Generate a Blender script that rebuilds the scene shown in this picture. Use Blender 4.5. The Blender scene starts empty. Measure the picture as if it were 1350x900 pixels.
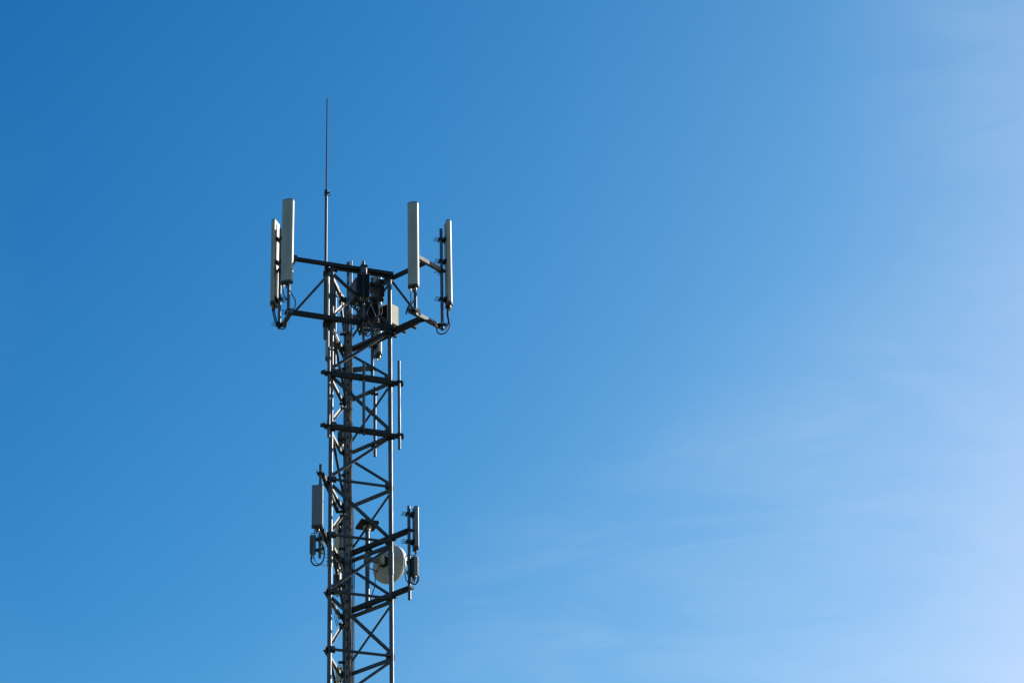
import bpy, math, random
from mathutils import Vector, Matrix

random.seed(7)
R = math.radians
scene = bpy.context.scene
COL = scene.collection

# ------------------------------------------------------------------ camera
IMG_W, IMG_H, FOCAL = 1350.0, 900.0, 3937.5          # a 105 mm lens on a 36 mm sensor
PITCH, ROLL = R(28.9425), R(1.5642)
EYE = Vector((0.0, 0.0, 1.6))
cam_data = bpy.data.cameras.new('camera')
cam_data.sensor_width = 36.0
cam_data.lens = 105.0
cam_data.clip_start = 0.1
cam_data.clip_end = 20000.0
cam = bpy.data.objects.new('camera', cam_data)
COL.objects.link(cam)
F_DIR = Vector((0, math.cos(PITCH), math.sin(PITCH)))
U0 = Vector((0, -math.sin(PITCH), math.cos(PITCH)))
R0 = Vector((1, 0, 0))
# the camera is rolled a little clockwise, so the picture turns counter-clockwise
R_DIR = R0 * math.cos(ROLL) - U0 * math.sin(ROLL)
U_DIR = R0 * math.sin(ROLL) + U0 * math.cos(ROLL)
rot = Matrix((R_DIR, U_DIR, -F_DIR)).transposed()
cam.matrix_world = Matrix.Translation(EYE) @ rot.to_4x4()
scene.camera = cam
scene.render.resolution_x, scene.render.resolution_y = 1024, 682

# ------------------------------------------------------------------ sky and sun
SUN_AZ, SUN_EL = R(56), R(25)                         # azimuth to the right of the view, elevation
world = bpy.data.worlds.new('World')
scene.world = world
world.use_nodes = True
nt = world.node_tree
nt.nodes.clear()


def N(tree, kind, **kw):
    n = tree.nodes.new(kind)
    for k, v in kw.items():
        if k.startswith('i_'):
            key = k[2:]
            key = int(key) if key.isdigit() else key.replace('_', ' ')
            n.inputs[key].default_value = v
        else:
            setattr(n, k, v)
    return n


sky = N(nt, 'ShaderNodeTexSky', sky_type='NISHITA', sun_disc=False, sun_elevation=SUN_EL,
        sun_rotation=SUN_AZ, altitude=0.0, air_density=1.0, dust_density=2.0, ozone_density=1.5)
bg = N(nt, 'ShaderNodeBackground', i_Strength=0.08)
out = N(nt, 'ShaderNodeOutputWorld')
# contrast grade over the whole dome (deep polarised blue away from the sun), held below white near the sun
sep = N(nt, 'ShaderNodeSeparateColor')
com = N(nt, 'ShaderNodeCombineColor')
nt.links.new(sky.outputs[0], sep.inputs[0])
for ch, (pw, gain) in enumerate(((3.885, 0.0415), (2.019, 0.338), (1.447, 0.72))):
    a_ = N(nt, 'ShaderNodeMath', operation='POWER', i_1=pw)
    b_ = N(nt, 'ShaderNodeMath', operation='MULTIPLY', i_1=gain)
    c_ = N(nt, 'ShaderNodeMath', operation='MINIMUM', i_1=9.0)
    nt.links.new(sep.outputs[ch], a_.inputs[0])
    nt.links.new(a_.outputs[0], b_.inputs[0])
    nt.links.new(b_.outputs[0], c_.inputs[0])
    nt.links.new(c_.outputs[0], com.inputs[ch])
# thin cirrus: wide soft veils laid over the whole dome
tc = N(nt, 'ShaderNodeTexCoord')
mp = N(nt, 'ShaderNodeMapping')
mp.inputs['Location'].default_value = (-0.07, 3.63, -3.46)
n1 = N(nt, 'ShaderNodeTexNoise', i_Scale=3.4, i_Detail=3.0, i_Roughness=0.42)
r1 = N(nt, 'ShaderNodeMapRange', i_1=0.45, i_2=0.72, i_3=0.0, i_4=1.0)
r1.interpolation_type = 'SMOOTHSTEP'
mp2 = N(nt, 'ShaderNodeMapping')
mp2.inputs['Scale'].default_value = (1.0, 1.0, 4.5)
n2 = N(nt, 'ShaderNodeTexNoise', i_Scale=11.0, i_Detail=7.0, i_Roughness=0.6, i_Distortion=1.2)
r2 = N(nt, 'ShaderNodeMapRange', i_1=0.35, i_2=0.70, i_3=0.35, i_4=1.3)
mul = N(nt, 'ShaderNodeMath', operation='MULTIPLY')
amt = N(nt, 'ShaderNodeMath', operation='MULTIPLY', i_1=0.10)
veil = N(nt, 'ShaderNodeMix', data_type='RGBA')
L = nt.links.new
L(tc.outputs['Generated'], mp.inputs['Vector'])
L(mp.outputs[0], n1.inputs['Vector'])
L(tc.outputs['Generated'], mp2.inputs['Vector'])
L(mp2.outputs[0], n2.inputs['Vector'])
L(n1.outputs['Fac'], r1.inputs['Value'])
L(n2.outputs['Fac'], r2.inputs['Value'])
L(r1.outputs[0], mul.inputs[0]); L(r2.outputs[0], mul.inputs[1])
L(mul.outputs[0], amt.inputs[0])
L(com.outputs[0], veil.inputs['A'])
veil.inputs['B'].default_value = (6.9, 7.6, 8.7, 1)
L(amt.outputs[0], veil.inputs['Factor'])
L(veil.outputs['Result'], bg.inputs['Color'])
L(bg.outputs[0], out.inputs['Surface'])

sun_dir = Vector((math.sin(SUN_AZ) * math.cos(SUN_EL), math.cos(SUN_AZ) * math.cos(SUN_EL), math.sin(SUN_EL)))
sd = bpy.data.lights.new('sun', 'SUN')
sd.energy = 5.0
sd.angle = R(0.53)
sd.color = (1.0, 0.94, 0.84)
sun = bpy.data.objects.new('sun', sd)
COL.objects.link(sun)
sun.rotation_euler = sun_dir.to_track_quat('Z', 'Y').to_euler()
sun.location = sun_dir * 200

scene.view_settings.view_transform = 'Standard'
scene.view_settings.look = 'None'
scene.view_settings.exposure = 0.585
scene.view_settings.gamma = 1.0
scene.view_settings.use_curve_mapping = False


# ------------------------------------------------------------------ placing helpers
def ray(px, py):
    return (F_DIR * FOCAL + R_DIR * (px - IMG_W / 2) + U_DIR * (IMG_H / 2 - py))


def project(P):
    v = Vector(P) - EYE
    d = v.dot(F_DIR)
    return IMG_W / 2 + FOCAL * v.dot(R_DIR) / d, IMG_H / 2 - FOCAL * v.dot(U_DIR) / d


# tower plan: an equilateral triangle of 1.3 m turned by 20 degrees
CX, CY, TURN, Z0, BAY = -3.3361, 55.7653, R(20.194), 25.1948, 1.2612


def leg_point(k, z):
    s = 1.3 * (1 - 0.00125 * (z - 26.6))
    a = TURN + R((210, 330, 90)[k])
    return Vector((CX + s / math.sqrt(3) * math.cos(a), CY + s / math.sqrt(3) * math.sin(a), z))


Y_A = leg_point(0, 29).y


def at(px, py, d):
    """World point seen along that line of sight, d metres deeper than the tower's near leg."""
    r = ray(px, py)
    return EYE + r * ((Y_A + d) / r.y)


def atz(px, z, d):
    """World point at height z and depth d whose sideways place is given by px."""
    y = Y_A + d
    lo, hi = -15.0, 15.0
    for _ in range(50):
        m = (lo + hi) / 2
        if project((m, y, z))[0] < px:
            lo = m
        else:
            hi = m
    return Vector((lo, y, z))


def lev(i):
    return Z0 + i * BAY


EX = (leg_point(1, 29) - leg_point(0, 29)).normalized()     # near leg to right leg
EB = (leg_point(1, 29) - leg_point(2, 29)).normalized()     # back leg to right leg
EC = (leg_point(2, 29) - leg_point(0, 29)).normalized()     # near leg to back leg
UP = Vector((0, 0, 1))


# ------------------------------------------------------------------ mesh helpers
def frame_for(axis, ref):
    w = axis.normalized()
    u = ref - w * ref.dot(w)
    if u.length < 1e-5:
        ref = Vector((1, 0, 0)) if abs(w.x) < 0.9 else Vector((0, 1, 0))
        u = ref - w * ref.dot(w)
    u.normalize()
    return u, w.cross(u), w


def catmull(pts, n=8):
    P = [Vector(p) for p in pts]
    if len(P) < 3:
        return P
    Q = [P[0] * 2 - P[1]] + P + [P[-1] * 2 - P[-2]]
    o = []
    for i in range(1, len(Q) - 2):
        a, b, c, d = Q[i - 1:i + 3]
        for k in range(n):
            t = k / n
            o.append(0.5 * (2 * b + (c - a) * t + (2 * a - 5 * b + 4 * c - d) * t * t + (3 * b - a - 3 * c + d) * t ** 3))
    o.append(P[-1])
    return o


class MB:
    def __init__(self):
        self.v, self.f = [], []

    def prism(self, poly, o, u, v, w):
        """poly in (u, v), swept from o along the vector w."""
        b = len(self.v); n = len(poly)
        for k in (0, 1):
            for (x, y) in poly:
                self.v.append(o + u * x + v * y + w * k)
        self.f.append(tuple(b + i for i in reversed(range(n))))
        self.f.append(tuple(b + n + i for i in range(n)))
        for i in range(n):
            j = (i + 1) % n
            self.f.append((b + i, b + j, b + n + j, b + n + i))
        return self

    def box(self, c, u, v, w, sx, sy, sz, bevel=0.0):
        u, v, w = u.normalized(), v.normalized(), w.normalized()
        a, b = sx / 2, sy / 2
        e = min(bevel, a * .9, b * .9)
        if e > 0:
            poly = [(-a + e, -b), (a - e, -b), (a, -b + e), (a, b - e), (a - e, b), (-a + e, b), (-a, b - e), (-a, -b + e)]
        else:
            poly = [(-a, -b), (a, -b), (a, b), (-a, b)]
        return self.prism(poly, c - w * sz / 2, u, v, w * sz)

    def beam(self, p, q, w, h, ref=UP, bevel=0.004):
        u, v, d = frame_for(q - p, ref)
        return self.box((p + q) / 2, v, u, d, w, h, (q - p).length, bevel)

    def angle(self, p, q, a, t, up, outw):
        """an L-shaped rolled section: one flange along up, one along outw at its foot."""
        d = (q - p).normalized()
        u = (up - d * up.dot(d)).normalized()
        o = outw - d * outw.dot(d)
        o = (o - u * o.dot(u)).normalized()
        poly = [(-a / 2, 0), (a / 2, 0), (a / 2, t), (-a / 2 + t, t), (-a / 2 + t, a), (-a / 2, a)]
        if u.cross(o).dot(d) < 0:
            poly.reverse()
        return self.prism(poly, p, u, o, q - p)

    def cyl(self, p, q, r, n=14, r2=None):
        return self.tube([p, q], r, n, r2)

    def tube(self, pts, r, n=8, r2=None):
        pts = [Vector(p) for p in pts]
        m = len(pts); b = len(self.v)
        u = None
        for i, p in enumerate(pts):
            d = (pts[min(i + 1, m - 1)] - pts[max(i - 1, 0)]).normalized()
            if u is None:
                u, w, _ = frame_for(d, Vector((0.3, -1, 0.2)))
            else:
                u = (u - d * u.dot(d)).normalized(); w = d.cross(u)
            rr = r if r2 is None else r + (r2 - r) * i / (m - 1)
            for k in range(n):
                a = 2 * math.pi * k / n
                self.v.append(p + (u * math.cos(a) + w * math.sin(a)) * rr)
        for i in range(m - 1):
            for k in range(n):
                j = (k + 1) % n
                self.f.append((b + i * n + k, b + i * n + j, b + (i + 1) * n + j, b + (i + 1) * n + k))
        self.f.append(tuple(b + k for k in reversed(range(n))))
        self.f.append(tuple(b + (m - 1) * n + k for k in range(n)))
        return self

    def lathe(self, prof, c, axis, n=40):
        """prof: list of (radius, distance along axis)."""
        u, v, w = frame_for(axis, UP)
        b = len(self.v); m = len(prof)
        for (r, h) in prof:
            for k in range(n):
                a = 2 * math.pi * k / n
                self.v.append(c + (u * math.cos(a) + v * math.sin(a)) * r + w * h)
        for i in range(m - 1):
            for k in range(n):
                j = (k + 1) % n
                self.f.append((b + i * n + k, b + i * n + j, b + (i + 1) * n + j, b + (i + 1) * n + k))
        return self

    def build(self, name, mat, parent=None, smooth=True, sharp=35):
        me = bpy.data.meshes.new(name)
        base = Vector((0, 0, 0))
        if parent is not None:
            q = parent
            while q is not None:
                base = base + q.location
                q = q.parent
        else:
            base = sum(self.v, Vector()) / len(self.v)
            base.z = min(p.z for p in self.v)
        me.from_pydata([tuple(p - base) for p in self.v], [], self.f)
        me.update()
        if smooth:
            me.polygons.foreach_set('use_smooth', [True] * len(me.polygons))
            me.set_sharp_from_angle(angle=R(sharp))
        me.materials.append(mat)
        o = bpy.data.objects.new(name, me)
        COL.objects.link(o)
        if parent is not None:
            o.parent = parent
        else:
            o.location = base
        return o


def tag(o, label=None, cat=None, group=None, kind=None):
    if label: o['label'] = label
    if cat: o['category'] = cat
    if group: o['group'] = group
    if kind: o['kind'] = kind
    return o


def thing(name, loc, label, cat, group=None):
    o = bpy.data.objects.new(name, None)
    o.empty_display_size = 0.1
    COL.objects.link(o)
    o.location = loc
    return tag(o, label, cat, group)


# ------------------------------------------------------------------ materials
def material(name, col, rough=0.5, metal=0.0, var=0.12, scale=9.0, col2=None, bump=0.0, spec=0.5, streak=False):
    m = bpy.data.materials.new(name)
    m.use_nodes = True
    t = m.node_tree
    b = t.nodes['Principled BSDF']
    b.inputs['Metallic'].default_value = metal
    b.inputs['Specular IOR Level'].default_value = spec
    c = N(t, 'ShaderNodeTexCoord')
    mpn = N(t, 'ShaderNodeMapping')
    mpn.inputs['Scale'].default_value = (1, 1, 0.18) if streak else (1, 1, 1)
    no = N(t, 'ShaderNodeTexNoise', i_Scale=scale, i_Detail=5.0, i_Roughness=0.62)
    ramp = N(t, 'ShaderNodeValToRGB')
    d = [max(0.0, x * (1 - var)) for x in (col2 or col)]
    h = [min(1.0, x * (1 + var)) for x in col]
    ramp.color_ramp.elements[0].position = 0.32
    ramp.color_ramp.elements[1].position = 0.68
    ramp.color_ramp.elements[0].color = (*d, 1)
    ramp.color_ramp.elements[1].color = (*h, 1)
    rr = N(t, 'ShaderNodeMapRange', i_1=0.3, i_2=0.7, i_3=max(0.05, rough - 0.1), i_4=min(1, rough + 0.1))
    l = t.links.new
    l(c.outputs['Object'], mpn.inputs['Vector'])
    l(mpn.outputs[0], no.inputs['Vector'])
    l(no.outputs['Fac'], ramp.inputs['Fac'])
    l(no.outputs['Fac'], rr.inputs['Value'])
    l(ramp.outputs[0], b.inputs['Base Color'])
    l(rr.outputs[0], b.inputs['Roughness'])
    if bump:
        bp = N(t, 'ShaderNodeBump', i_Strength=bump, i_Distance=0.004)
        l(no.outputs['Fac'], bp.inputs['Height'])
        l(bp.outputs[0], b.inputs['Normal'])
    return m


STEEL = material('galvanised_steel', (0.105, 0.119, 0.134), 0.5, 0.4, 0.18, 5.0, (0.066, 0.075, 0.086))
DARK = material('weathered_steel', (0.031, 0.033, 0.036), 0.62, 0.0, 0.2, 5.0, (0.027, 0.025, 0.024), spec=0.2)
BRACE = material('brace_steel', (0.066, 0.074, 0.084), 0.48, 0.4, 0.12, 5.0, (0.050, 0.051, 0.053))
BRIGHT = material('bright_zinc', (0.25, 0.242, 0.235), 0.5, 0.15, 0.15, 6.0)
RADOME = material('radome_grey', (0.39, 0.40, 0.345), 0.5, 0, 0.05, 5.0, (0.32, 0.335, 0.28), streak=True)
RADOME_B = material('radome_blue_grey', (0.175, 0.19, 0.21), 0.5, 0, 0.05, 5.0, (0.155, 0.17, 0.19), streak=True)
CAP = material('end_cap_plastic', (0.05, 0.05, 0.05), 0.6, 0, 0.2)
RUBBER = material('cable_rubber', (0.018, 0.018, 0.02), 0.45, 0, 0.2, 30.0)
FEEDER = material('feeder_sheath', (0.25, 0.205, 0.165), 0.6, 0, 0.2, 4.0, (0.15, 0.12, 0.10))
BLACKFIN = material('black_heat_sink', (0.016, 0.017, 0.018), 0.55, 0.2, 0.2)
CREAM = material('cream_painted_case', (0.52, 0.49, 0.38), 0.5, 0, 0.08, 6.0, (0.44, 0.42, 0.33))
GREYBOX = material('grey_painted_case', (0.15, 0.165, 0.175), 0.5, 0, 0.1, 6.0)
SLATEBOX = material('slate_painted_case', (0.062, 0.070, 0.078), 0.5, 0, 0.12, 6.0)
DISH = material('dish_paint', (0.62, 0.60, 0.54), 0.5, 0, 0.04, 4.0, (0.56, 0.54, 0.485))
BRASS = material('connector_brass', (0.42, 0.30, 0.16), 0.4, 0.6, 0.2)
CONCRETE = material('concrete', (0.32, 0.31, 0.29), 0.85, 0, 0.15, 3.0, bump=0.3)
GRASS = material('meadow', (0.075, 0.095, 0.03), 0.95, 0, 0.25, 0.35, (0.06, 0.06, 0.028), bump=0.4)

# ------------------------------------------------------------------ ground
g = MB()
g.lathe([(0.0, 0.0), (40, 0.0), (400, 0.0), (9000, 0.0)], Vector((0, 60, 0)), UP, 64)
tag(g.build('ground', GRASS, smooth=False), kind='structure')

# ------------------------------------------------------------------ the lattice tower
TOP = lev(7) - 0.03
tower = thing('lattice_tower', (CX, CY, 0),
              'tall three-legged grey steel lattice tower with zigzag bracing carrying all the antennas', 'tower')
LEG_R = 0.046
splice_z = at(435, 733, 0).z
for k in range(3):
    leg = MB().tube([leg_point(k, 0.0), leg_point(k, TOP + (0.05, 0.05, 0.02)[k])], LEG_R, 16).build('leg', STEEL, tower)
    z = splice_z
    while z > 1:
        s = MB()
        p = leg_point(k, z)
        s.cyl(p - UP * 0.24, p + UP * 0.24, LEG_R + 0.009, 16)
        for q in (-0.2, -0.12, -0.04, 0.04, 0.12, 0.2):
            for a in (0, 1):
                dd = Vector((math.cos(a * 1.57 + .4), math.sin(a * 1.57 + .4), 0))
                s.cyl(p + UP * q - dd * 0.075, p + UP * q + dd * 0.075, 0.009, 6)
        s.build('splice_sleeve', STEEL, leg)
        z -= 6.3
    MB().box(leg_point(k, 0.15), EX, UP.cross(EX), UP, 0.5, 0.5, 0.3, 0.02).build('footing', CONCRETE, tower)

centre = Vector((CX, CY, 0))


def outward(k0, k1):
    m = (leg_point(k0, 0) + leg_point(k1, 0)) / 2 - centre
    m.z = 0
    return m.normalized()


for i in range(-19, 8):
    z = lev(i) if i < 7 else TOP
    for (a, b) in ((0, 1), (1, 2), (2, 0)):
        o = outward(a, b)
        p, q = leg_point(a, z), leg_point(b, z)
        d = (q - p).normalized()
        ea = 0.10 if (a, b) == (2, 0) else 0.02
        pa, qa = p + d * 0.0 + o * (LEG_R + 0.004), q + d * ea + o * (LEG_R + 0.004)
        if (a, b) != (2, 0):
            qa = q - d * 0.03 + o * (LEG_R + 0.004)
        mb = MB().angle(pa, qa, 0.062, 0.007, UP, o)
        for e, sg in ((pa, 1), (qa, -1)):
            mb.box(e + d * sg * 0.03 - o * 0.002, d, UP, o, 0.15, 0.15, 0.008)
        mb.build('horizontal_brace', BRACE, tower, smooth=False)
        if i < 7:
            zt = lev(i + 1) if i < 6 else TOP
            # even bays lean one way, odd bays the other
            if i % 2 == 0:
                lo, hi = b, a
            else:
                lo, hi = a, b
            p0 = leg_point(lo, z + 0.085) + o * (LEG_R * 0.55)
            p1 = leg_point(hi, zt - 0.085) + o * (LEG_R * 0.55)
            dd = (p1 - p0).normalized()
            perp = dd.cross(o).normalized()
            if perp.z < 0: perp = -perp
            MB().angle(p0, p1, 0.056, 0.007, perp, -o).build('diagonal_brace', BRACE, tower, smooth=False)


# ------------------------------------------------------------------ builders for fittings
def vpipe(px, pm, y0, y1, d):
    """foot and head of an upright pipe seen from y0 (head) to y1 (foot)."""
    b = at(px, pm, d)
    return Vector((b.x, b.y, at(px, y1, d).z)), Vector((b.x, b.y, at(px, y0, d).z))


def clamp(parent, p, n, r=0.035, rods=True, size=0.09, name='clamp'):
    """pipe clamp: two jaws across the pipe and threaded rods along n."""
    s = UP.cross(n).normalized()
    mb = MB()
    for sg in (-1, 1):
        mb.box(p + n * sg * (r + 0.012), s, UP, n, size + 0.05, size * 0.6, 0.022, 0.004)
    if rods:
        for a in (-1, 1):
            for b in (-1, 1):
                c = p + s * a * (size / 2 + 0.008) + UP * b * size * 0.17
                mb.cyl(c - n * (r + 0.12), c + n * (r + 0.05), 0.006, 6)
    return mb.build(name, DARK, parent, smooth=False)


def panel_antenna(label, group, foot, n, zc0, zc1, w, t, off, mat, brackets, curved=True, tilt=0.0, jumper=3, cat='antenna'):
    """upright panel antenna hung off a pipe; n is its horizontal facing, zc0 / zc1 its ends."""
    n = Vector((n[0], n[1], 0)).normalized()
    u = n.cross(UP).normalized()
    ax = (UP * math.cos(tilt) - n * -math.sin(tilt)).normalized()
    nn = (n - ax * n.dot(ax)).normalized()
    c = Vector((foot.x, foot.y, 0)) + n * (off + t / 2)
    base = Vector((c.x, c.y, zc0))
    T = thing('panel_antenna', base, label, cat, group)
    ln = zc1 - zc0

    def prof(k):
        a, b = w / 2 * k, t / 2 * k
        if not curved:
            e = 0.012
            return [(-a + e, -b), (a - e, -b), (a, -b + e), (a, b - e), (a - e, b), (-a + e, b), (-a, b - e), (-a, -b + e)]
        pts = [(-a + 0.008, -b), (a - 0.008, -b), (a, -b + 0.008)]
        sh = -b * 0.35
        pts += [(a, sh)]
        for i in range(1, 12):
            an = math.pi * i / 12
            pts.append((a * math.cos(an) ** 1 if abs(math.cos(an)) > 1e-6 else 0.0, sh + (b - sh) * math.sin(an) ** 0.8))
        pts += [(-a, sh), (-a, -b + 0.008)]
        return pts
    # sweep order so that faces look outward
    flip = u.cross(nn).dot(ax) < 0
    P = lambda k: list(reversed(prof(k))) if flip else prof(k)
    MB().prism(P(1.0), base + ax * 0.046, u, nn, ax * (ln - 0.06)).build('radome', mat, T)
    bc = MB().prism(P(1.03), base, u, nn, ax * 0.05).build('end_cap', CAP, T)
    MB().prism(P(1.02), base + ax * (ln - 0.018), u, nn, ax * 0.018).build('end_cap', CAP, T)
    # back rail
    MB().box(base + ax * ln / 2 - nn * (t / 2 + 0.008), u, nn, ax, w * 0.42, 0.018, ln * 0.9, 0.003).build('back_rail', mat, T, smooth=False)
    for k in range(jumper):
        x = (k - (jumper - 1) / 2) * w * 0.26
        MB().cyl(base + u * x + ax * 0.004, base + u * x - ax * 0.07, 0.016, 10).cyl(
            base + u * x - ax * 0.06, base + u * x - ax * 0.13, 0.011, 8).build('connector', CAP if k % 2 else BRASS, T)
    for fr in brackets:
        z = zc0 + ln * fr
        pp = Vector((foot.x, foot.y, z))
        mb = MB()
        for sg in (-1, 1):
            mb.beam(pp + n * 0.03 + u * sg * 0.045, pp + n * (off - 0.005) + u * sg * 0.045, 0.012, 0.085)
        mb.box(pp + n * (off - 0.014), u, UP, n, 0.15, 0.12, 0.014)
        br = mb.build('bracket', DARK, T, smooth=False)
        clamp(br, pp, n, 0.036)
    return T, base


def radio_unit(label, group, c, n, w, d, h, case, fin=BLACKFIN, conns=3, pipe=None, bumps=False, full=False, cover=None):
    """remote radio unit: finned heat sink towards n, smooth cover behind, plugs below."""
    n = Vector((n[0], n[1], 0)).normalized()
    u = n.cross(UP).normalized()
    T = thing('radio_unit', c - UP * h / 2, label, 'radio unit', group)
    MB().box(c - n * (d * 0.04 if full else 0), u, n, UP, w, d * (0.86 if full else 0.55), h, 0.014).build('housing', case, T, smooth=False)
    mb = MB()
    nf = max(5, int(w / 0.024))
    for k in range(nf):
        x = (k + 0.5) / nf * w * 0.94 - w * 0.47
        mb.box(c + u * x + n * (d * 0.44 if full else d * 0.39), u, n, UP, 0.007, d * (0.14 if full else 0.26), h * (0.90 + 0.04 * math.cos(k * 1.7)))
    mb.box(c + n * d * 0.285, u, n, UP, w * 0.96, d * 0.03, h * 0.95)
    mb.build('heat_sink', fin, T, smooth=False)
    cv = MB()
    cv.box(c - n * d * (0.47 if full else 0.30), u, n, UP, w * 0.92, d * 0.06, h * 0.94, 0.01)
    if bumps:
        for k in range(3):
            cv.box(c - n * d * 0.37 + UP * h * (0.3 - 0.3 * k), u, UP, n, w * 0.7, h * 0.2, d * 0.12, 0.02)
    cv.build('cover', cover or case, T, smooth=False)
    MB().tube(catmull([c + u * w * 0.3 + UP * h * 0.5, c + u * w * 0.28 + UP * (h * 0.5 + 0.05), c - u * w * 0.28 + UP * (h * 0.5 + 0.05), c - u * w * 0.3 + UP * h * 0.5], 5), 0.009, 6).build('handle', fin, T)
    for k in range(conns):
        x = (k - (conns - 1) / 2) * w * 0.8 / conns
        p = c + u * x - UP * h / 2
        MB().cyl(p + UP * 0.01, p - UP * 0.05, 0.017, 10).cyl(p - UP * 0.04, p - UP * 0.10, 0.012, 8).build('connector', CAP if k % 2 else BRASS, T)
    if pipe is not None:
        for sg in (-0.28, 0.28):
            q = Vector((pipe.x, pipe.y, c.z + sg * h))
            e = c + UP * sg * h
            mb = MB().beam(q, e + (q - e) * 0.3, 0.05, 0.05)
            dv = (e - q); dv.z = 0
            b = mb.build('bracket', DARK, T, smooth=False)
            clamp(b, q, dv.normalized(), 0.034, False, 0.08)
    return T


def cable(label, pts, r=0.011, group=None, mat=RUBBER, name='jumper_cable', n=7):
    o = MB().tube(catmull(pts, n), r * 1.2, 7).build(name, mat)
    return tag(o, label, 'cable', group)


# ------------------------------------------------------------------ head frame: three booms with cross arms
ZU, ZL = TOP + 0.02, lev(6) - 0.02
A_, B_, C_ = (lambda z: leg_point(0, z)), (lambda z: leg_point(1, z)), (lambda z: leg_point(2, z))
OUT_AB, OUT_BC, OUT_CA = outward(0, 1), outward(1, 2), outward(2, 0)


def head_boom(label, inner, outer, direction, out, reach_u, reach_l, arm, arm_from, arm_to, poles, brace=True):
    """two beams past one leg, a brace, two cross arms and two upright pipes."""
    T = thing('antenna_boom', outer(ZL), label, 'antenna mount', 'booms of the head frame')
    side = out * 0.10
    for z, rch, hh in ((ZU + 0.045, reach_u, 0.085), (ZL, reach_l, 0.11)):
        p = inner(z) + side - direction * 0.05
        q = outer(z) + side + direction * rch
        MB().beam(p, q, 0.07, hh).build('boom_beam', DARK, T, smooth=False)
        c = outer(z) + side + direction * rch
        a0, a1 = arm_from, arm_to
        MB().beam(c + arm * a0 + UP * 0.003, c + arm * a1 + UP * 0.003, 0.075, 0.10).build('cross_arm', STEEL, T, smooth=False)
    if brace:
        p = outer(ZU) + side - UP * 0.03 - direction * 0.02
        q = outer(ZL) + side + direction * (reach_l * 0.9) + UP * 0.03
        MB().angle(p, q, 0.055, 0.007, UP, out).build('boom_brace', STEEL, T, smooth=False)
    for (foot, head, zs) in poles:
        pl = MB().cyl(foot, head, 0.034, 16).build('pipe', STEEL, T)
        for z in zs:
            clamp(pl, Vector((foot.x, foot.y, z)), arm.cross(UP).normalized(), 0.036, True, 0.10)
    return T


# left boom: right leg -> near leg, carried on past the near leg
D1 = -EX
N1 = UP.cross(EX).normalized()
if N1.y < 0: N1 = -N1
p2f, p2h = vpipe(380.2, 400, 292, 408, -0.40)
p1f, p1h = vpipe(368.6, 400, 302, 433, 0.10)
head_boom('left antenna boom with brace reaching past the near leg to the two left panel antennas', B_, A_, D1, OUT_AB, 0.86, 0.93,
          N1, -0.08, 0.60, [(p2f, p2h, (ZL, ZU + .045)), (p1f, p1h, (ZL, ZU + .045))])
# right boom: back leg -> right leg, carried on past it
N2 = UP.cross(EB).normalized()
if N2.y < 0: N2 = -N2
p3f, p3h = vpipe(547.6, 400, 290, 415, -0.33)
p4f, p4h = vpipe(582.3, 370, 302, 435, 0.30)
head_boom('right antenna boom with brace reaching past the right leg to the two right panel antennas', C_, B_, EB, OUT_BC, 0.98, 0.86,
          N2, -0.42, 0.52, [(p3f, p3h, (ZL, ZU + .045)), (p4f, p4h, (ZL, ZU + .045))])
# rear boom: near leg -> back leg, carried on past it
N3 = UP.cross(EC).normalized()
if N3.x < 0: N3 = -N3
p5f, p5h = vpipe(441.5, 440, 372, 504, 2.32)
p6f, p6h = vpipe(490.8, 470, 366, 496, 2.18)
head_boom('rear antenna boom seen through the tower head, holding the two far panel antennas', A_, C_, EC, OUT_CA, 0.95, 0.95,
          N3, -0.36, 0.50, [(p5f, p5h, (ZL, ZU + .045)), (p6f, p6h, (ZL, ZU + .045))])

# ------------------------------------------------------------------ six long panel antennas
G6 = 'long panel antennas of the head frame'


def zspan(px, y0, y1, d):
    return at(px, y1, d).z, at(px, y0, d).z


z0, z1 = zspan(361, 293, 403, 0.15)
panel_antenna('narrow edge-on panel antenna at the far left with sunlit back, beside a wider one', G6, p1f, (-0.95, 0.31), z0, z1, 0.26, 0.115, 0.085, RADOME, (0.78, 0.50, 0.06))
z0, z1 = zspan(378, 263, 373, -0.55)
panel_antenna('wide pale panel antenna facing the viewer on the left boom, tallest at the left', G6, p2f, (-0.24, -0.97), z0, z1, 0.255, 0.115, 0.09, RADOME, (0.86, 0.42), tilt=R(-0.6))
z0, z1 = zspan(544.5, 268, 379, -0.45)
panel_antenna('wide pale panel antenna facing the viewer on the right boom with bright right edge', G6, p3f, (-0.26, -0.965), z0, z1, 0.235, 0.115, 0.09, RADOME, (0.86, 0.42), tilt=R(-0.3))
z0, z1 = zspan(592, 294, 404, 0.36)
panel_antenna('narrow edge-on panel antenna at the far right, rightmost of all, beside a bare pipe', G6, p4f, (0.965, 0.26), z0, z1, 0.27, 0.125, 0.10, RADOME, (0.78, 0.52, 0.07))
z0, z1 = zspan(431, 365, 476, 2.4)
panel_antenna('far panel antenna mostly hidden behind the near leg and the lightning mast', G6, p5f, (-0.86, 0.50), z0, z1, 0.26, 0.12, 0.09, RADOME, (0.75, 0.1))
z0, z1 = zspan(500, 360, 469, 2.25)
panel_antenna('far panel antenna hanging below the head radios, only its lower end in clear view', G6, p6f, (0.88, 0.46), z0, z1, 0.26, 0.12, 0.09, RADOME, (0.75, 0.1))

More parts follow.
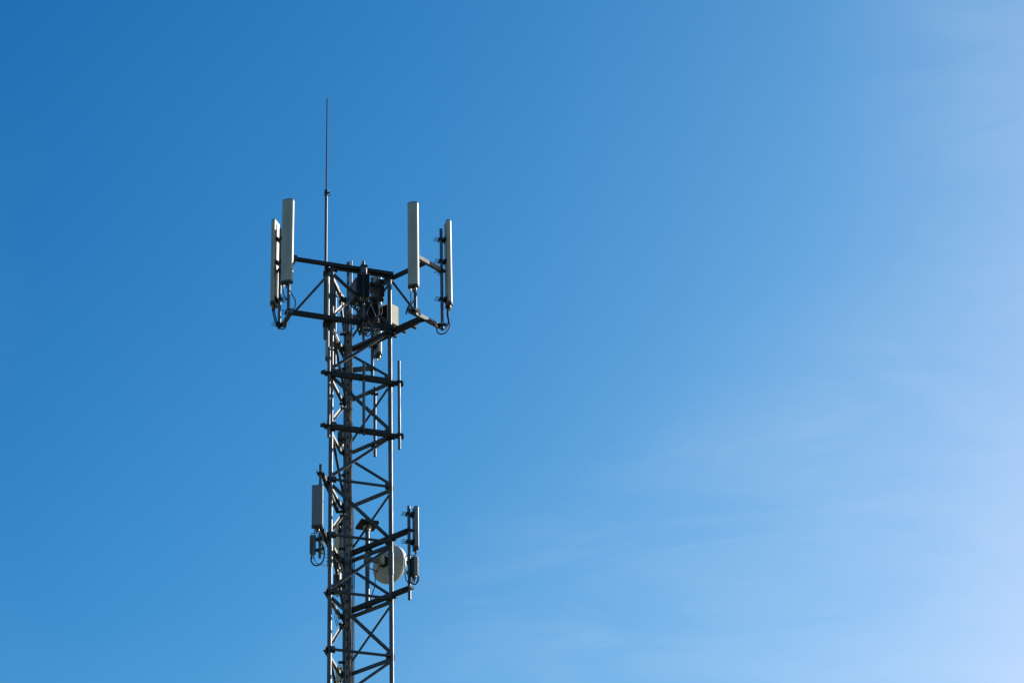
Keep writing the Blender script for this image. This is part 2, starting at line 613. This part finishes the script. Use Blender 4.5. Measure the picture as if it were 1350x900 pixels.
# ------------------------------------------------------------------ lightning mast
mf, mh = vpipe(429.6, 330, 252, 447, -0.02)
M = thing('lightning_mast', mf, 'slim upright mast with a thin whip rod, highest point above the tower', 'mast')
MB().cyl(mf, mf + UP * (mh - mf).z * 0.45, 0.040, 14).cyl(mf + UP * (mh - mf).z * 0.44, mh, 0.031, 14).build('mast_pipe', STEEL, M)
tip = at(431.2, 130, -0.02).z
MB().tube([mh - UP * 0.12, Vector((mh.x + 0.006, mh.y, tip))], 0.016, 8, 0.013).build('whip_rod', DARK, M)
cl = MB().cyl(mh - UP * 0.10, mh + UP * 0.02, 0.042, 12)
cl.box(mh + Vector((0.045, -0.01, -0.05)), Vector((1, 0, 0)), Vector((0, 1, 0)), UP, 0.07, 0.03, 0.03)
cl.cyl(mh + Vector((-0.06, 0, -0.11)), mh + Vector((0.10, 0, -0.11)), 0.008, 6)
cl.build('whip_clamp', DARK, M, smooth=False)
for z in (TOP - 0.12, ZL - 0.1):
    la = leg_point(0, z)
    q = Vector((mf.x, mf.y, z))
    mb = MB().beam(q, la, 0.05, 0.07)
    mb.cyl(q - UP * 0.06, q + UP * 0.06, 0.056, 12)
    mb.build('bracket', DARK, M, smooth=False)

# ------------------------------------------------------------------ cable ladder and feeder cables
TX = atz(460.2, at(460, 600, 1.12).z, 1.12)
z_top = at(459.5, 343.5, 1.12).z
lad = thing('cable_ladder', (TX.x, TX.y, 0.3), 'narrow upright cable ladder of two rails beside the back leg', 'ladder')
rc = TX.x - 0.030                                     # a slotted channel, and a slim pipe to its right
MB().beam(Vector((rc, TX.y + 0.012, 0.3)), Vector((rc, TX.y + 0.012, z_top - 0.03)), 0.05, 0.012, Vector((0, 1, 0)), 0.002).build('slot_shade_plate', DARK, lad, smooth=False)  # dark colour stands in for the shade inside the slotted channel
for sg in (-1, 1):
    c = Vector((rc + sg * 0.024, TX.y, 0))
    MB().beam(c + UP * 0.3, c + UP * (z_top - 0.02), 0.018, 0.03, Vector((0, 1, 0)), 0.003).build('rail', BRIGHT, lad, smooth=False)
MB().cyl(Vector((TX.x + 0.038, TX.y + 0.02, 0.3)), Vector((TX.x + 0.038, TX.y + 0.02, z_top)), 0.021, 12).build('rail', BRIGHT, lad)
rungs = MB()
z = 0.6
while z < z_top - 0.1:
    hgt = 0.13
    if z > 22:
        MB().box(Vector((rc, TX.y - 0.004, z)), Vector((1, 0, 0)), Vector((0, 1, 0)), UP, 0.034, 0.012, hgt).build('rung', BRIGHT, lad, smooth=False)
    else:
        rungs.box(Vector((rc, TX.y - 0.004, z)), Vector((1, 0, 0)), Vector((0, 1, 0)), UP, 0.034, 0.012, hgt)
    z += 0.21
tag(rungs.build('rung', BRIGHT, lad, smooth=False), kind='stuff')
zz = at(455, 872, 1.2).z
step = (at(455, 440, 1.2).z - zz) / 9.0
while zz > 0.6 + step: zz -= step
while zz < z_top - 0.4:
    lp = leg_point(2, zz)
    mb = MB()
    mb.box(lp + Vector((-0.02, -0.062, 0)), Vector((1, 0, 0)), UP, Vector((0, 1, 0)), 0.21, 0.055, 0.03)
    mb.beam(lp + Vector((0.07, -0.05, 0)), Vector((TX.x - 0.02, TX.y + 0.03, zz)), 0.03, 0.045)
    mb.build('ladder_bracket', DARK, lad, smooth=False)
    zz += step
GF = 'feeder cables strapped to the cable ladder'
for k, (dx, dy, zt, r, mt) in enumerate(((0.012, -0.026, ZL + .3, 0.013, FEEDER), (0.034, -0.030, ZL + .1, 0.014, FEEDER), (0.056, -0.026, ZU - .5, 0.013, FEEDER),
                                         (0.085, 0.02, lev(3), 0.011, RUBBER), (0.115, 0.0, lev(2) + .2, 0.008, RUBBER))):
    pts = []
    z = 0.3
    while z < zt:
        pts.append(Vector((TX.x + dx + random.uniform(-.006, .006), TX.y + dy + random.uniform(-.006, .006), z)))
        z += 0.9
    pts.append(Vector((TX.x + dx, TX.y + dy, zt)))
    if k < 3:
        lab = '%s of the three brown feeder cables running up the cable ladder' % ('leftmost', 'middle one', 'rightmost')[k]
    else:
        lab = 'thin black cable right of the cable ladder, the %s of the two' % ('nearer', 'farther')[k - 3]
    cable(lab, pts, r, GF if k < 3 else 'thin black cables beside the cable ladder', mt, 'feeder_cable', 3)

for k in range(4):
    pts = []
    z = 24.0 + k * 0.2
    while z < ZL - 0.3 - 0.4 * k:
        pts.append(Vector((TX.x + random.uniform(-0.012, 0.065), TX.y - 0.055 - 0.008 * k, z)))
        z += random.uniform(0.35, 0.8)
    cable('slim wandering cable tied over the face of the cable ladder', pts, random.choice((0.006, 0.008, 0.009)), 'slim cables tied over the cable ladder', (RUBBER, BRIGHT, FEEDER, RUBBER)[k], 'feeder_cable', 4)
z = 23.0
while z < ZL:
    MB().box(Vector((TX.x + 0.034, TX.y - 0.045, z)), Vector((1, 0, 0)), UP, Vector((0, 1, 0)), 0.085, 0.035, 0.02).build('cable_strap', DARK if random.random() < .6 else BRIGHT, lad, smooth=False)
    z += random.uniform(0.3, 0.6)

# ------------------------------------------------------------------ empty pipe frame on the near face
zfu, zfl = at(479, 495.3, 0.0).z, at(479, 565.0, 0.0).z
fr = thing('pipe_frame', atz(479, zfl, 0.0), 'empty mounting frame of two dark beams with three bare pipes on the near face', 'antenna mount')
for z in (zfu, zfl):
    p = A_(z) - EX * 0.15 + OUT_AB * 0.11
    q = B_(z) + EX * 0.25 + OUT_AB * 0.11
    MB().beam(p, q, 0.075, 0.085).build('frame_beam', DARK, fr, smooth=False)
    for e in (A_(z), B_(z)):
        MB().box(e + OUT_AB * 0.055, EX, UP, OUT_AB, 0.15, 0.12, 0.03).build('leg_clamp', DARK, fr, smooth=False)
    MB().prism([(0, -0.06), (0.0, 0.06), (-0.13, 0.05)], p - UP * 0.0 + EC * 0.02, EX, EC, UP * 0.08).build('end_plate', DARK, fr, smooth=False)
for (px, y0, y1, ft) in ((433.6, 458, 576, -0.16), (479.6, 479, 573, -0.13 + 0.24), (526.2, 476, 592, 0.33)):
    f, h = vpipe(px, 520, y0, y1, ft)
    pp = MB().cyl(f, h, 0.031, 14).build('bare_pipe', STEEL, fr)
    for z in (zfu, zfl):
        clamp(pp, Vector((f.x, f.y, z)), OUT_AB, 0.033, True, 0.08)
f, h = vpipe(494.2, 550, 510, 601.5, 0.86)
fp = thing('mounting_pipe', f, 'single bare pipe clamped to the far right face, behind the empty pipe frame', 'pipe')
MB().cyl(f, h, 0.031, 14).build('bare_pipe', STEEL, fp)
for y in (519, 588):
    z = at(494, y, 0.86).z
    clamp(fp, Vector((f.x, f.y, z)), OUT_BC, 0.033, True, 0.08)

# ------------------------------------------------------------------ right arm with pipe, small panel, radio, dish
zru, zrl = at(539.5, 699, 0.13).z, at(539.5, 775, 0.13).z
rf, rh = vpipe(539.4, 730, 667, 790, 0.13)
ra = thing('side_arm', (rf.x, rf.y, zrl), 'right side arm of two dark beams with an upright pipe, beside the dish', 'antenna mount', 'side arms at the dish level')
for z in (zru, zrl):
    q = Vector((rf.x, rf.y, z)) + OUT_BC * 0.0 - EB * 0.02
    p = q - EB * ((q - C_(z)).dot(EB) - 0.05)
    MB().beam(p, q, 0.085, 0.10).build('arm_beam', DARK, ra, smooth=False)
    for e in (B_(z),):
        MB().box(e + OUT_BC * 0.05 + EB * .02, EB, UP, OUT_BC, 0.16, 0.13, 0.05).build('leg_clamp', DARK, ra, smooth=False)
pr = MB().cyl(rf, rh, 0.033, 14).build('pipe', STEEL, ra)
for z in (zru, zrl):
    clamp(pr, Vector((rf.x, rf.y, z)), EB, 0.035, True, 0.09)
z0, z1 = zspan(549, 670, 725, 0.2)
panel_antenna('short grey panel antenna on the right side arm, above a small radio', 'short panel antennas of the side arms', rf, (0.95, 0.3), z0, z1, 0.20, 0.085, 0.10, RADOME_B, (0.83, 0.17), curved=False, jumper=2)
radio_unit('small radio with lit bumpy cover below the short right panel antenna', 'side arm radios',
           at(546.5, 747, 0.12), (-0.90, -0.43), 0.16, 0.18, 0.40, GREYBOX, BLACKFIN, 4, rf, bumps=True, cover=RADOME)

# upright post with the flat plate, behind the right arm
of, oh = vpipe(484.3, 740, 696, 804, 0.98)
post = thing('mounting_post', of, 'thick upright post behind the right side arm, topped by a flat plate, holding the dish', 'post')
MB().cyl(of, oh, 0.046, 16).build('post_pipe', STEEL, post)
cap = MB().cyl(oh - UP * 0.01, oh + UP * 0.05, 0.085, 18).cyl(oh - UP * 0.06, oh - UP * 0.005, 0.062, 18).build('post_cap', CREAM, post)
pc = oh + UP * 0.075
pu = (EB * 0.93 + EX * 0.37).normalized()
pu.z = 0
pu.normalize()
MB().box(pc + Vector((-0.0, 0, 0)), EX, UP.cross(EX), UP, 0.40, 0.44, 0.045, 0.01).build('top_plate', DARK, post, smooth=False)
for z in (zru, zrl):
    clamp(post, Vector((of.x, of.y, z)), OUT_BC, 0.048, True, 0.11)

# microwave dish seen from behind
dz = R(36)
DN = Vector((math.sin(dz), math.cos(dz), 0))
dc = at(512.8, 743.3, 1.28)
dish = thing('microwave_dish', dc - UP * 0.42, 'round cream microwave dish seen from behind, at the right leg', 'dish')
rd = 0.40
shell = []
for k in range(15):
    t = k / 14
    r_ = 0.07 + (rd - 0.07) * t
    shell.append((r_, -0.145 + 0.115 * (r_ / rd) ** 2))
shell += [(rd + 0.012, -0.03), (rd + 0.016, -0.015), (rd + 0.016, 0.07), (rd + 0.004, 0.085)]
for k in range(1, 9):
    shell.append(((rd + 0.004) * (1 - k / 8), 0.085 + 0.03 * math.sin(k / 8 * math.pi / 2)))
MB().lathe([(0.0, -0.145), (0.07, -0.142)] + shell[1:], dc, DN, 56).build('reflector', DISH, dish, sharp=50)
hb = MB().lathe([(0, -0.21), (0.105, -0.21), (0.118, -0.195), (0.118, -0.14), (0.10, -0.12)], dc, DN, 28).build('hub', BLACKFIN, dish)
hp = dc - DN * 0.21
MB().box(hp - DN * 0.055, DN.cross(UP), DN, UP, 0.13, 0.11, 0.17, 0.015).build('radio_box', CREAM, dish, smooth=False)
pz = Vector((of.x, of.y, hp.z))
mb = MB().beam(hp - DN * 0.05 - UP * 0.04, pz, 0.07, 0.09)
mb.box(pz, EX, UP.cross(EX), UP, 0.13, 0.13, 0.20, 0.02)
mb.build('dish_bracket', GREYBOX, dish, smooth=False)
MB().tube([dc - DN * 0.17 - UP * 0.18 - DN.cross(UP) * 0.16, pz - UP * 0.22 + Vector((.05, 0, 0))], 0.012, 8).build('stay_rod', STEEL, dish)
cable('thin black cable drooping from the dish hub to the post', [hp - DN * 0.06 - UP * 0.1, at(499, 748, .95), at(495, 757, .9), at(494, 772, .95), at(488, 790, 1.02)], 0.009)

# ------------------------------------------------------------------ left arm with pipe, small panel, radio
zlu, zll = lev(3) - 0.075, lev(2) - 0.075
lf, lh = vpipe(422.0, 680, 612, 735, -0.45)
la = thing('side_arm', (lf.x, lf.y, zll), 'left side arm of two dark beams running past the near leg', 'antenna mount', 'side arms at the dish level')
for z in (zlu, zll):
    q = Vector((lf.x, lf.y, z - 0.012)) + Vector((0.045, 0.0, 0))
    p = C_(z) + OUT_CA * 0.16 - UP * 0.012 + EC * 0.02
    MB().beam(p, q, 0.07, 0.08).build('arm_beam', DARK, la, smooth=False)
    MB().box(A_(z) + OUT_CA * 0.09, EC, UP, OUT_CA, 0.14, 0.10, 0.08).build('leg_clamp', DARK, la, smooth=False)
pl = MB().cyl(lf, lh, 0.029, 14).build('pipe', STEEL, la)
for z in (zlu, zll):
    clamp(pl, Vector((lf.x, lf.y, z)), EC, 0.031, True, 0.08)
for (y, dx, sz, mt) in ((709, .03, .10, DARK), (716.5, .05, .085, CREAM), (722.5, .075, .07, DARK), (728, .05, .075, CREAM)):  # cream fittings have their sunlit look put into the colour
    c = Vector((lf.x + dx, lf.y - 0.02, at(422, y, -.45).z))
    MB().box(c, EC, UP.cross(EC), UP, sz, 0.05, 0.055, 0.01).build('pipe_fitting', mt, la, smooth=False)
z0, z1 = zspan(419, 640, 695, -0.55)
panel_antenna('short blue-grey panel antenna facing the viewer on the left side arm', 'short panel antennas of the side arms', lf + Vector((-0.035, 0, 0)), (-0.12, -0.99), z0, z1, 0.225, 0.085, 0.06, RADOME_B, (0.8, 0.2), curved=False, jumper=2)
radio_unit('slim grey radio hanging left of the pipe below the short left panel antenna', 'side arm radios',
           at(412.6, 718, -0.45), (-0.35, -0.94), 0.11, 0.12, 0.42, GREYBOX, GREYBOX, 2, lf)

# rear arm behind the back leg
bf, bh = vpipe(450.8, 720, 668, 790, 1.62)
ba = thing('side_arm', (bf.x, bf.y, at(450, 760, 1.6).z), 'rear pipe on short arms left of the back leg, holding a sunlit panel', 'antenna mount', 'side arms at the dish level')
pb = MB().cyl(bf, bh, 0.030, 14).build('pipe', BRIGHT, ba)
for y in (690, 770):
    z = at(450, y, 1.6).z
    MB().beam(Vector((bf.x, bf.y, z)), C_(z), 0.05, 0.07).build('arm_beam', DARK, ba, smooth=False)
    clamp(pb, Vector((bf.x, bf.y, z)), EC, 0.032, True, 0.08)
z0, z1 = zspan(444.5, 691, 748, 1.6)
panel_antenna('short panel antenna with sunlit cream back, seen behind the near leg', 'short panel antennas of the side arms', bf, (-0.90, 0.43), z0, z1, 0.22, 0.085, 0.05, CREAM, (0.85, 0.2), curved=False, jumper=2)
radio_unit('dark grey radio in the shade below the sunlit rear panel', 'side arm radios', at(445.5, 768, 1.55), (-0.55, -0.83), 0.15, 0.14, 0.42, GREYBOX, GREYBOX, 3, bf)
radio_unit('grey radio behind the left face below the lower beam of the empty pipe frame', 'radios on the back leg', at(449.5, 577, 1.35), (-0.3, -0.95), 0.13, 0.13, 0.30, GREYBOX, GREYBOX, 3, None)
radio_unit('pale grey box on the back leg at the bottom edge of the picture', 'radios on the back leg', at(447.5, 889, 1.35), (0.6, 0.8), 0.15, 0.14, 0.30, CREAM, GREYBOX, 2, None)

# ------------------------------------------------------------------ radios at the tower head
hf, hh_ = vpipe(479.2, 380, 344.5, 448, 0.03)
hp_ = thing('radio_pipe', hf, 'short upright pipe in the middle of the tower head, carrying the dark radios', 'pipe')
MB().cyl(hf, hh_, 0.030, 14).cyl(hh_ - UP * 0.16, hh_ - UP * 1.0, 0.046, 14).build('pipe', STEEL, hp_)
MB().box(hh_ - UP * 0.24, EX, UP.cross(EX), UP, 0.13, 0.12, 0.16, 0.02).build('collar', STEEL, hp_, smooth=False)
for z in (ZU + .045, ZL):
    clamp(hp_, Vector((hf.x, hf.y, z)), OUT_AB, 0.036, True, 0.10)
GR = 'radios clustered at the tower head'


def corner_box(px, py, d, yaw, w, dep, h):
    """centre of a box whose near left lower corner is seen there; yaw turns its depth axis to the left."""
    fw = Vector((-math.sin(yaw), math.cos(yaw), 0))
    rt = Vector((math.cos(yaw), math.sin(yaw), 0))
    return at(px, py, d) + fw * dep / 2 + rt * w / 2 + UP * h / 2, -fw


c, n = corner_box(470, 387, 0.12, R(22), 0.27, 0.52, 0.43)
radio_unit('dark radio with grey flank at the left of the tower head cluster', GR, c, n, 0.27, 0.52, 0.44, SLATEBOX, BLACKFIN, 4, None, full=True)
radio_unit('slim black radio left of the middle pipe, its top crossing the top beam', GR, at(474.2, 376, -0.02), (-0.05, -1.0), 0.105, 0.16, 0.56, BLACKFIN, BLACKFIN, 2, None)
radio_unit('slim black radio right of the middle pipe, its top crossing the top beam', GR, at(484.2, 377, -0.02), (0.05, -1.0), 0.105, 0.16, 0.56, BLACKFIN, BLACKFIN, 2, None)
c, n = corner_box(501.0, 389, 0.10, R(34), 0.12, 0.34, 0.42)
radio_unit('dark radio at the right of the tower head cluster, under the top beam', GR, c, n, 0.12, 0.34, 0.44, SLATEBOX, BLACKFIN, 3, None, full=True)
mb = MB().beam(at(472, 372, 0.12), at(506, 377, 0.16), 0.06, 0.07)
mb.beam(at(472, 391, 0.12), at(506, 396, 0.16), 0.06, 0.06)
tag(mb.build('radio_rack', DARK, smooth=False), 'two dark cross bars tying the head radios to the middle pipe', 'bracket')
radio_unit('cream radio with sunlit side, behind the right leg at the tower head', GR, at(515.0, 417.5, 0.95), (-0.66, -0.75), 0.26, 0.42, 0.46, CREAM, BLACKFIN, 4, None)
radio_unit('small black radio low in the tower head cluster above the lower beam', GR, at(489.5, 413, 0.24), (0.25, -0.97), 0.27, 0.2, 0.46, BLACKFIN, BLACKFIN, 4, None)

# tangle of jumper cables below the head radios
GT = 'tangled jumper cables below the head radios'
LT = 'thin black jumper cable in the tangle below the head radios'
for k in range(22):
    x0 = random.uniform(468, 504); x1 = random.uniform(470, 494)
    d0 = random.uniform(0.2, 0.7); d1 = random.uniform(0.2, 0.8)
    y0 = random.uniform(392, 402); y1 = random.uniform(425, 440)
    sag = random.uniform(6, 16)
    pts = [at(x0, y0, d0), at(x0 + random.uniform(-4, 4), y0 + sag, d0),
           at((x0 + x1) / 2 + random.uniform(-6, 6), (y0 + y1) / 2 + sag * 0.6, (d0 + d1) / 2),
           at(x1 + random.uniform(-5, 5), y1 + random.uniform(-2, 5), d1), at(x1 + random.uniform(-5, 5), y1 - random.uniform(4, 14), d1)]
    cable(LT, pts, random.uniform(0.009, 0.014), GT)
GT2 = 'thick cables in front of the lower head radio'
for k in range(12):
    x0 = random.uniform(474, 500); x1 = random.uniform(476, 492)
    d0 = random.uniform(-0.05, 0.2); d1 = random.uniform(-0.05, 0.2)
    y0 = random.uniform(392, 404); y1 = random.uniform(424, 444)
    w_ = random.uniform(-9, 9)
    pts = [at(x0, y0, d0), at(x0 + w_ * .3, y0 + 8, d0 - .04), at((x0 + x1) / 2 + w_, (y0 + y1) / 2 + random.uniform(-3, 6), (d0 + d1) / 2 - .05),
           at(x1 - w_ * .5, y1 - 6, d1), at(x1, y1, d1)]
    cable('thick dark cable draped in front of the lower head radio', pts, random.uniform(0.010, 0.015), GT2, RUBBER)
for k in range(5):
    dy = k * 1.3 - 2.5
    pts = [at(474 - k, 428 + dy, .12), at(484, 431 + dy + random.uniform(-2, 2), .12), at(494, 431.5 + dy + random.uniform(-2, 2), .2), at(504, 433 + dy + random.uniform(-2, 1), .28), at(513 + k, 436 + dy * .6, .34)]
    cable('dark cable lying along the lower boom beam towards the right leg', pts, 0.014, 'cables along the lower boom beam')
for k in range(3):
    cable('%s thin wire dangling left of the back leg low on the tower' % ('leftmost', 'middle', 'rightmost')[k], [at(440 + k * 2, 790 + k * 6, .4), at(442 + k * 2, 804 + k * 4, .5), at(441.5 + k * 2.2, 814, .5), at(444 + k * 1.2, 826 - k * 2, .6)], 0.006, 'wires dangling low on the tower')
for (a, b) in ((470, 486), (473, 488), (476, 492)):
    cable('black cable loop hanging under the lower boom beam at the tower head',
          [at(a, 424, .2), at(a + 2, 434, .2), at((a + b) / 2, 441 + (a - 470) * .4, .2), at(b - 2, 436, .25), at(b, 422, .3)], 0.010, 'cable loops under the head')
cable('black cable sagging from the left head radio to the cable tangle', [at(462, 398, .4), at(464, 404, .4), at(470, 409, .4), at(475, 413, .4), at(478, 421, .4)], 0.013)
cable('thin black cable between the near leg and the cable ladder under the lower boom', [at(441, 441, .1), at(446, 437, .5), at(452, 437, .9), at(458, 440, 1.1), at(466, 432, .7)], 0.010)

# ------------------------------------------------------------------ jumper cables of the panels
# far left panel
for k, dx in enumerate((-1, 1.2)):
    cable('%s black cable running from the far left panel antenna down to its pipe' % ('left', 'right')[k], [at(360 + dx, 406, .12), at(361 + dx, 413, .1), at(364 + dx, 424, .08), at(367 + dx, 431, .07), at(371, 433.5, .02), at(376, 432, -.1), at(377.5 - dx, 422, -.2)], 0.012, 'cables of the far left panel')
# wide left panel
cable('black cable bowing left below the wide left panel antenna', [at(373.5, 375, -.55), at(373.2, 384, -.55), at(375.5, 391, -.5), at(379, 395, -.42)], 0.010)
cable('black cable bowing right below the wide left panel antenna', [at(381, 382, -.5), at(386, 390, -.5), at(389.5, 397, -.48), at(388.5, 405, -.45), at(384.5, 411, -.4)], 0.010)
for dy in (0, 3.5):
    cable('%s thin tie wire between the two left antenna pipes' % ('lower' if dy else 'upper'), [at(369, 395 + dy, .1), at(374, 394.5 + dy, -.1), at(379.5, 395 + dy, -.38)], 0.005, 'tie wires of the left pipes')
# wide right panel
cable('pale-lit cable crossing below the wide right panel antenna', [at(548.5, 381, -.45), at(548.5, 391, -.42), at(543, 400, -.42), at(538, 407, -.4), at(535.5, 414, -.38)], 0.012)
cable('black cable hanging straight from the left of the wide right panel antenna', [at(541.5, 381, -.45), at(541.5, 390, -.44), at(541.8, 397, -.42), at(537.5, 405, -.4), at(535.0, 413.5, -.4)], 0.010)
cable('short black cable curving to the foot of the wide right panel pipe', [at(537, 410, -.38), at(541, 409.5, -.38), at(545, 411.5, -.36), at(548, 412, -.3)], 0.009)
# far right panel and the boom runs
cable('outer black cable loop below the far right panel antenna', [at(591.5, 404, .36), at(590.5, 412, .36), at(592, 424, .33), at(592.5, 431, .3), at(588, 438, .25), at(582, 440.3, .2), at(577, 438, .15), at(575, 431, .1), at(572, 426, .05), at(566, 422.5, 0.0), at(558, 423.5, 0), at(545, 428, .1), at(528, 436, .3), at(512, 444, .5), at(492, 453, .75)], 0.0125)
cable('inner black cable loop below the far right panel antenna', [at(590, 404, .36), at(589.5, 414, .36), at(591, 424, .34), at(589, 431, .3), at(584.5, 434, .25), at(579, 432.5, .2), at(574.5, 428, .1), at(569, 424, .02), at(560, 422, 0), at(545, 429.5, .1), at(528, 437.5, .3), at(508, 447, .55), at(488, 457, .8)], 0.0115)
for which, (x, y) in (('farthest from', (546, 429.5)), ('half way to', (532, 435)), ('closest to', (520, 441))):
    c = at(x, y, 0.15 + (546 - x) * 0.012)
    tag(MB().box(c, EB, OUT_BC, UP, 0.07, 0.12, 0.10, 0.01).build('cable_clamp', DARK, smooth=False), 'small dark cable clamp under the right boom, %s the right leg' % which, 'clamp', 'cable clamps under the right boom')
# left side arm
cable('thick black cable loop from the slim left radio back up to its pipe', [at(410.3, 733, -.47), at(410.2, 738, -.47), at(412.5, 743, -.45), at(417, 745, -.42), at(423, 742.5, -.4), at(427, 736, -.38), at(427.5, 727, -.36), at(425, 719, -.36), at(422.5, 712, -.4)], 0.013)
cable('thin cable hanging from the slim left radio towards the near leg', [at(414, 734, -.47), at(416, 741, -.45), at(421, 743, -.4), at(427, 744.5, -.3), at(433, 748, -.1)], 0.006)
for dx in (0, 3.2, 6):
    cable('%s thin cable dropping from the short left panel antenna' % {0: 'leftmost', 3.2: 'middle', 6: 'rightmost'}[dx], [at(414.5 + dx, 697, -.53), at(414.7 + dx, 703, -.5), at(417 + dx * .8, 708, -.47), at(420 + dx * .5, 714, -.45)], 0.006, 'cables of the short left panel')
cable('thin cable arching from the left pipe to the near leg', [at(424, 697, -.4), at(428, 702, -.3), at(431, 709, -.2), at(432, 722, -.08)], 0.006)
# right side arm
for k, (a, b, dy) in enumerate(((543.5, 540.5, 0), (547, 541.5, 1.5), (550.5, 541, 3), (552, 540, 3.5))):
    cable('black cable looping from the small right radio back to its pipe', [at(a, 759, .1), at(a, 764, .1), at((a + b) / 2 + 1.2, 768 + dy * .6, .08), at(b, 766.5, .05), at(b - 1.5, 758, .05)], 0.009, 'cable loops of the small right radio')
cable('black cable bowing left of the right side arm pipe', [at(539, 731, .08), at(535, 733, .06), at(533.8, 740, .05), at(534, 757, .05), at(535.5, 764, .05), at(539, 768.5, .06)], 0.009)
cable('thin cable from the short right panel antenna to its pipe', [at(548.5, 728, .18), at(547, 731.5, .16), at(543, 732, .12), at(540, 730, .1)], 0.007)
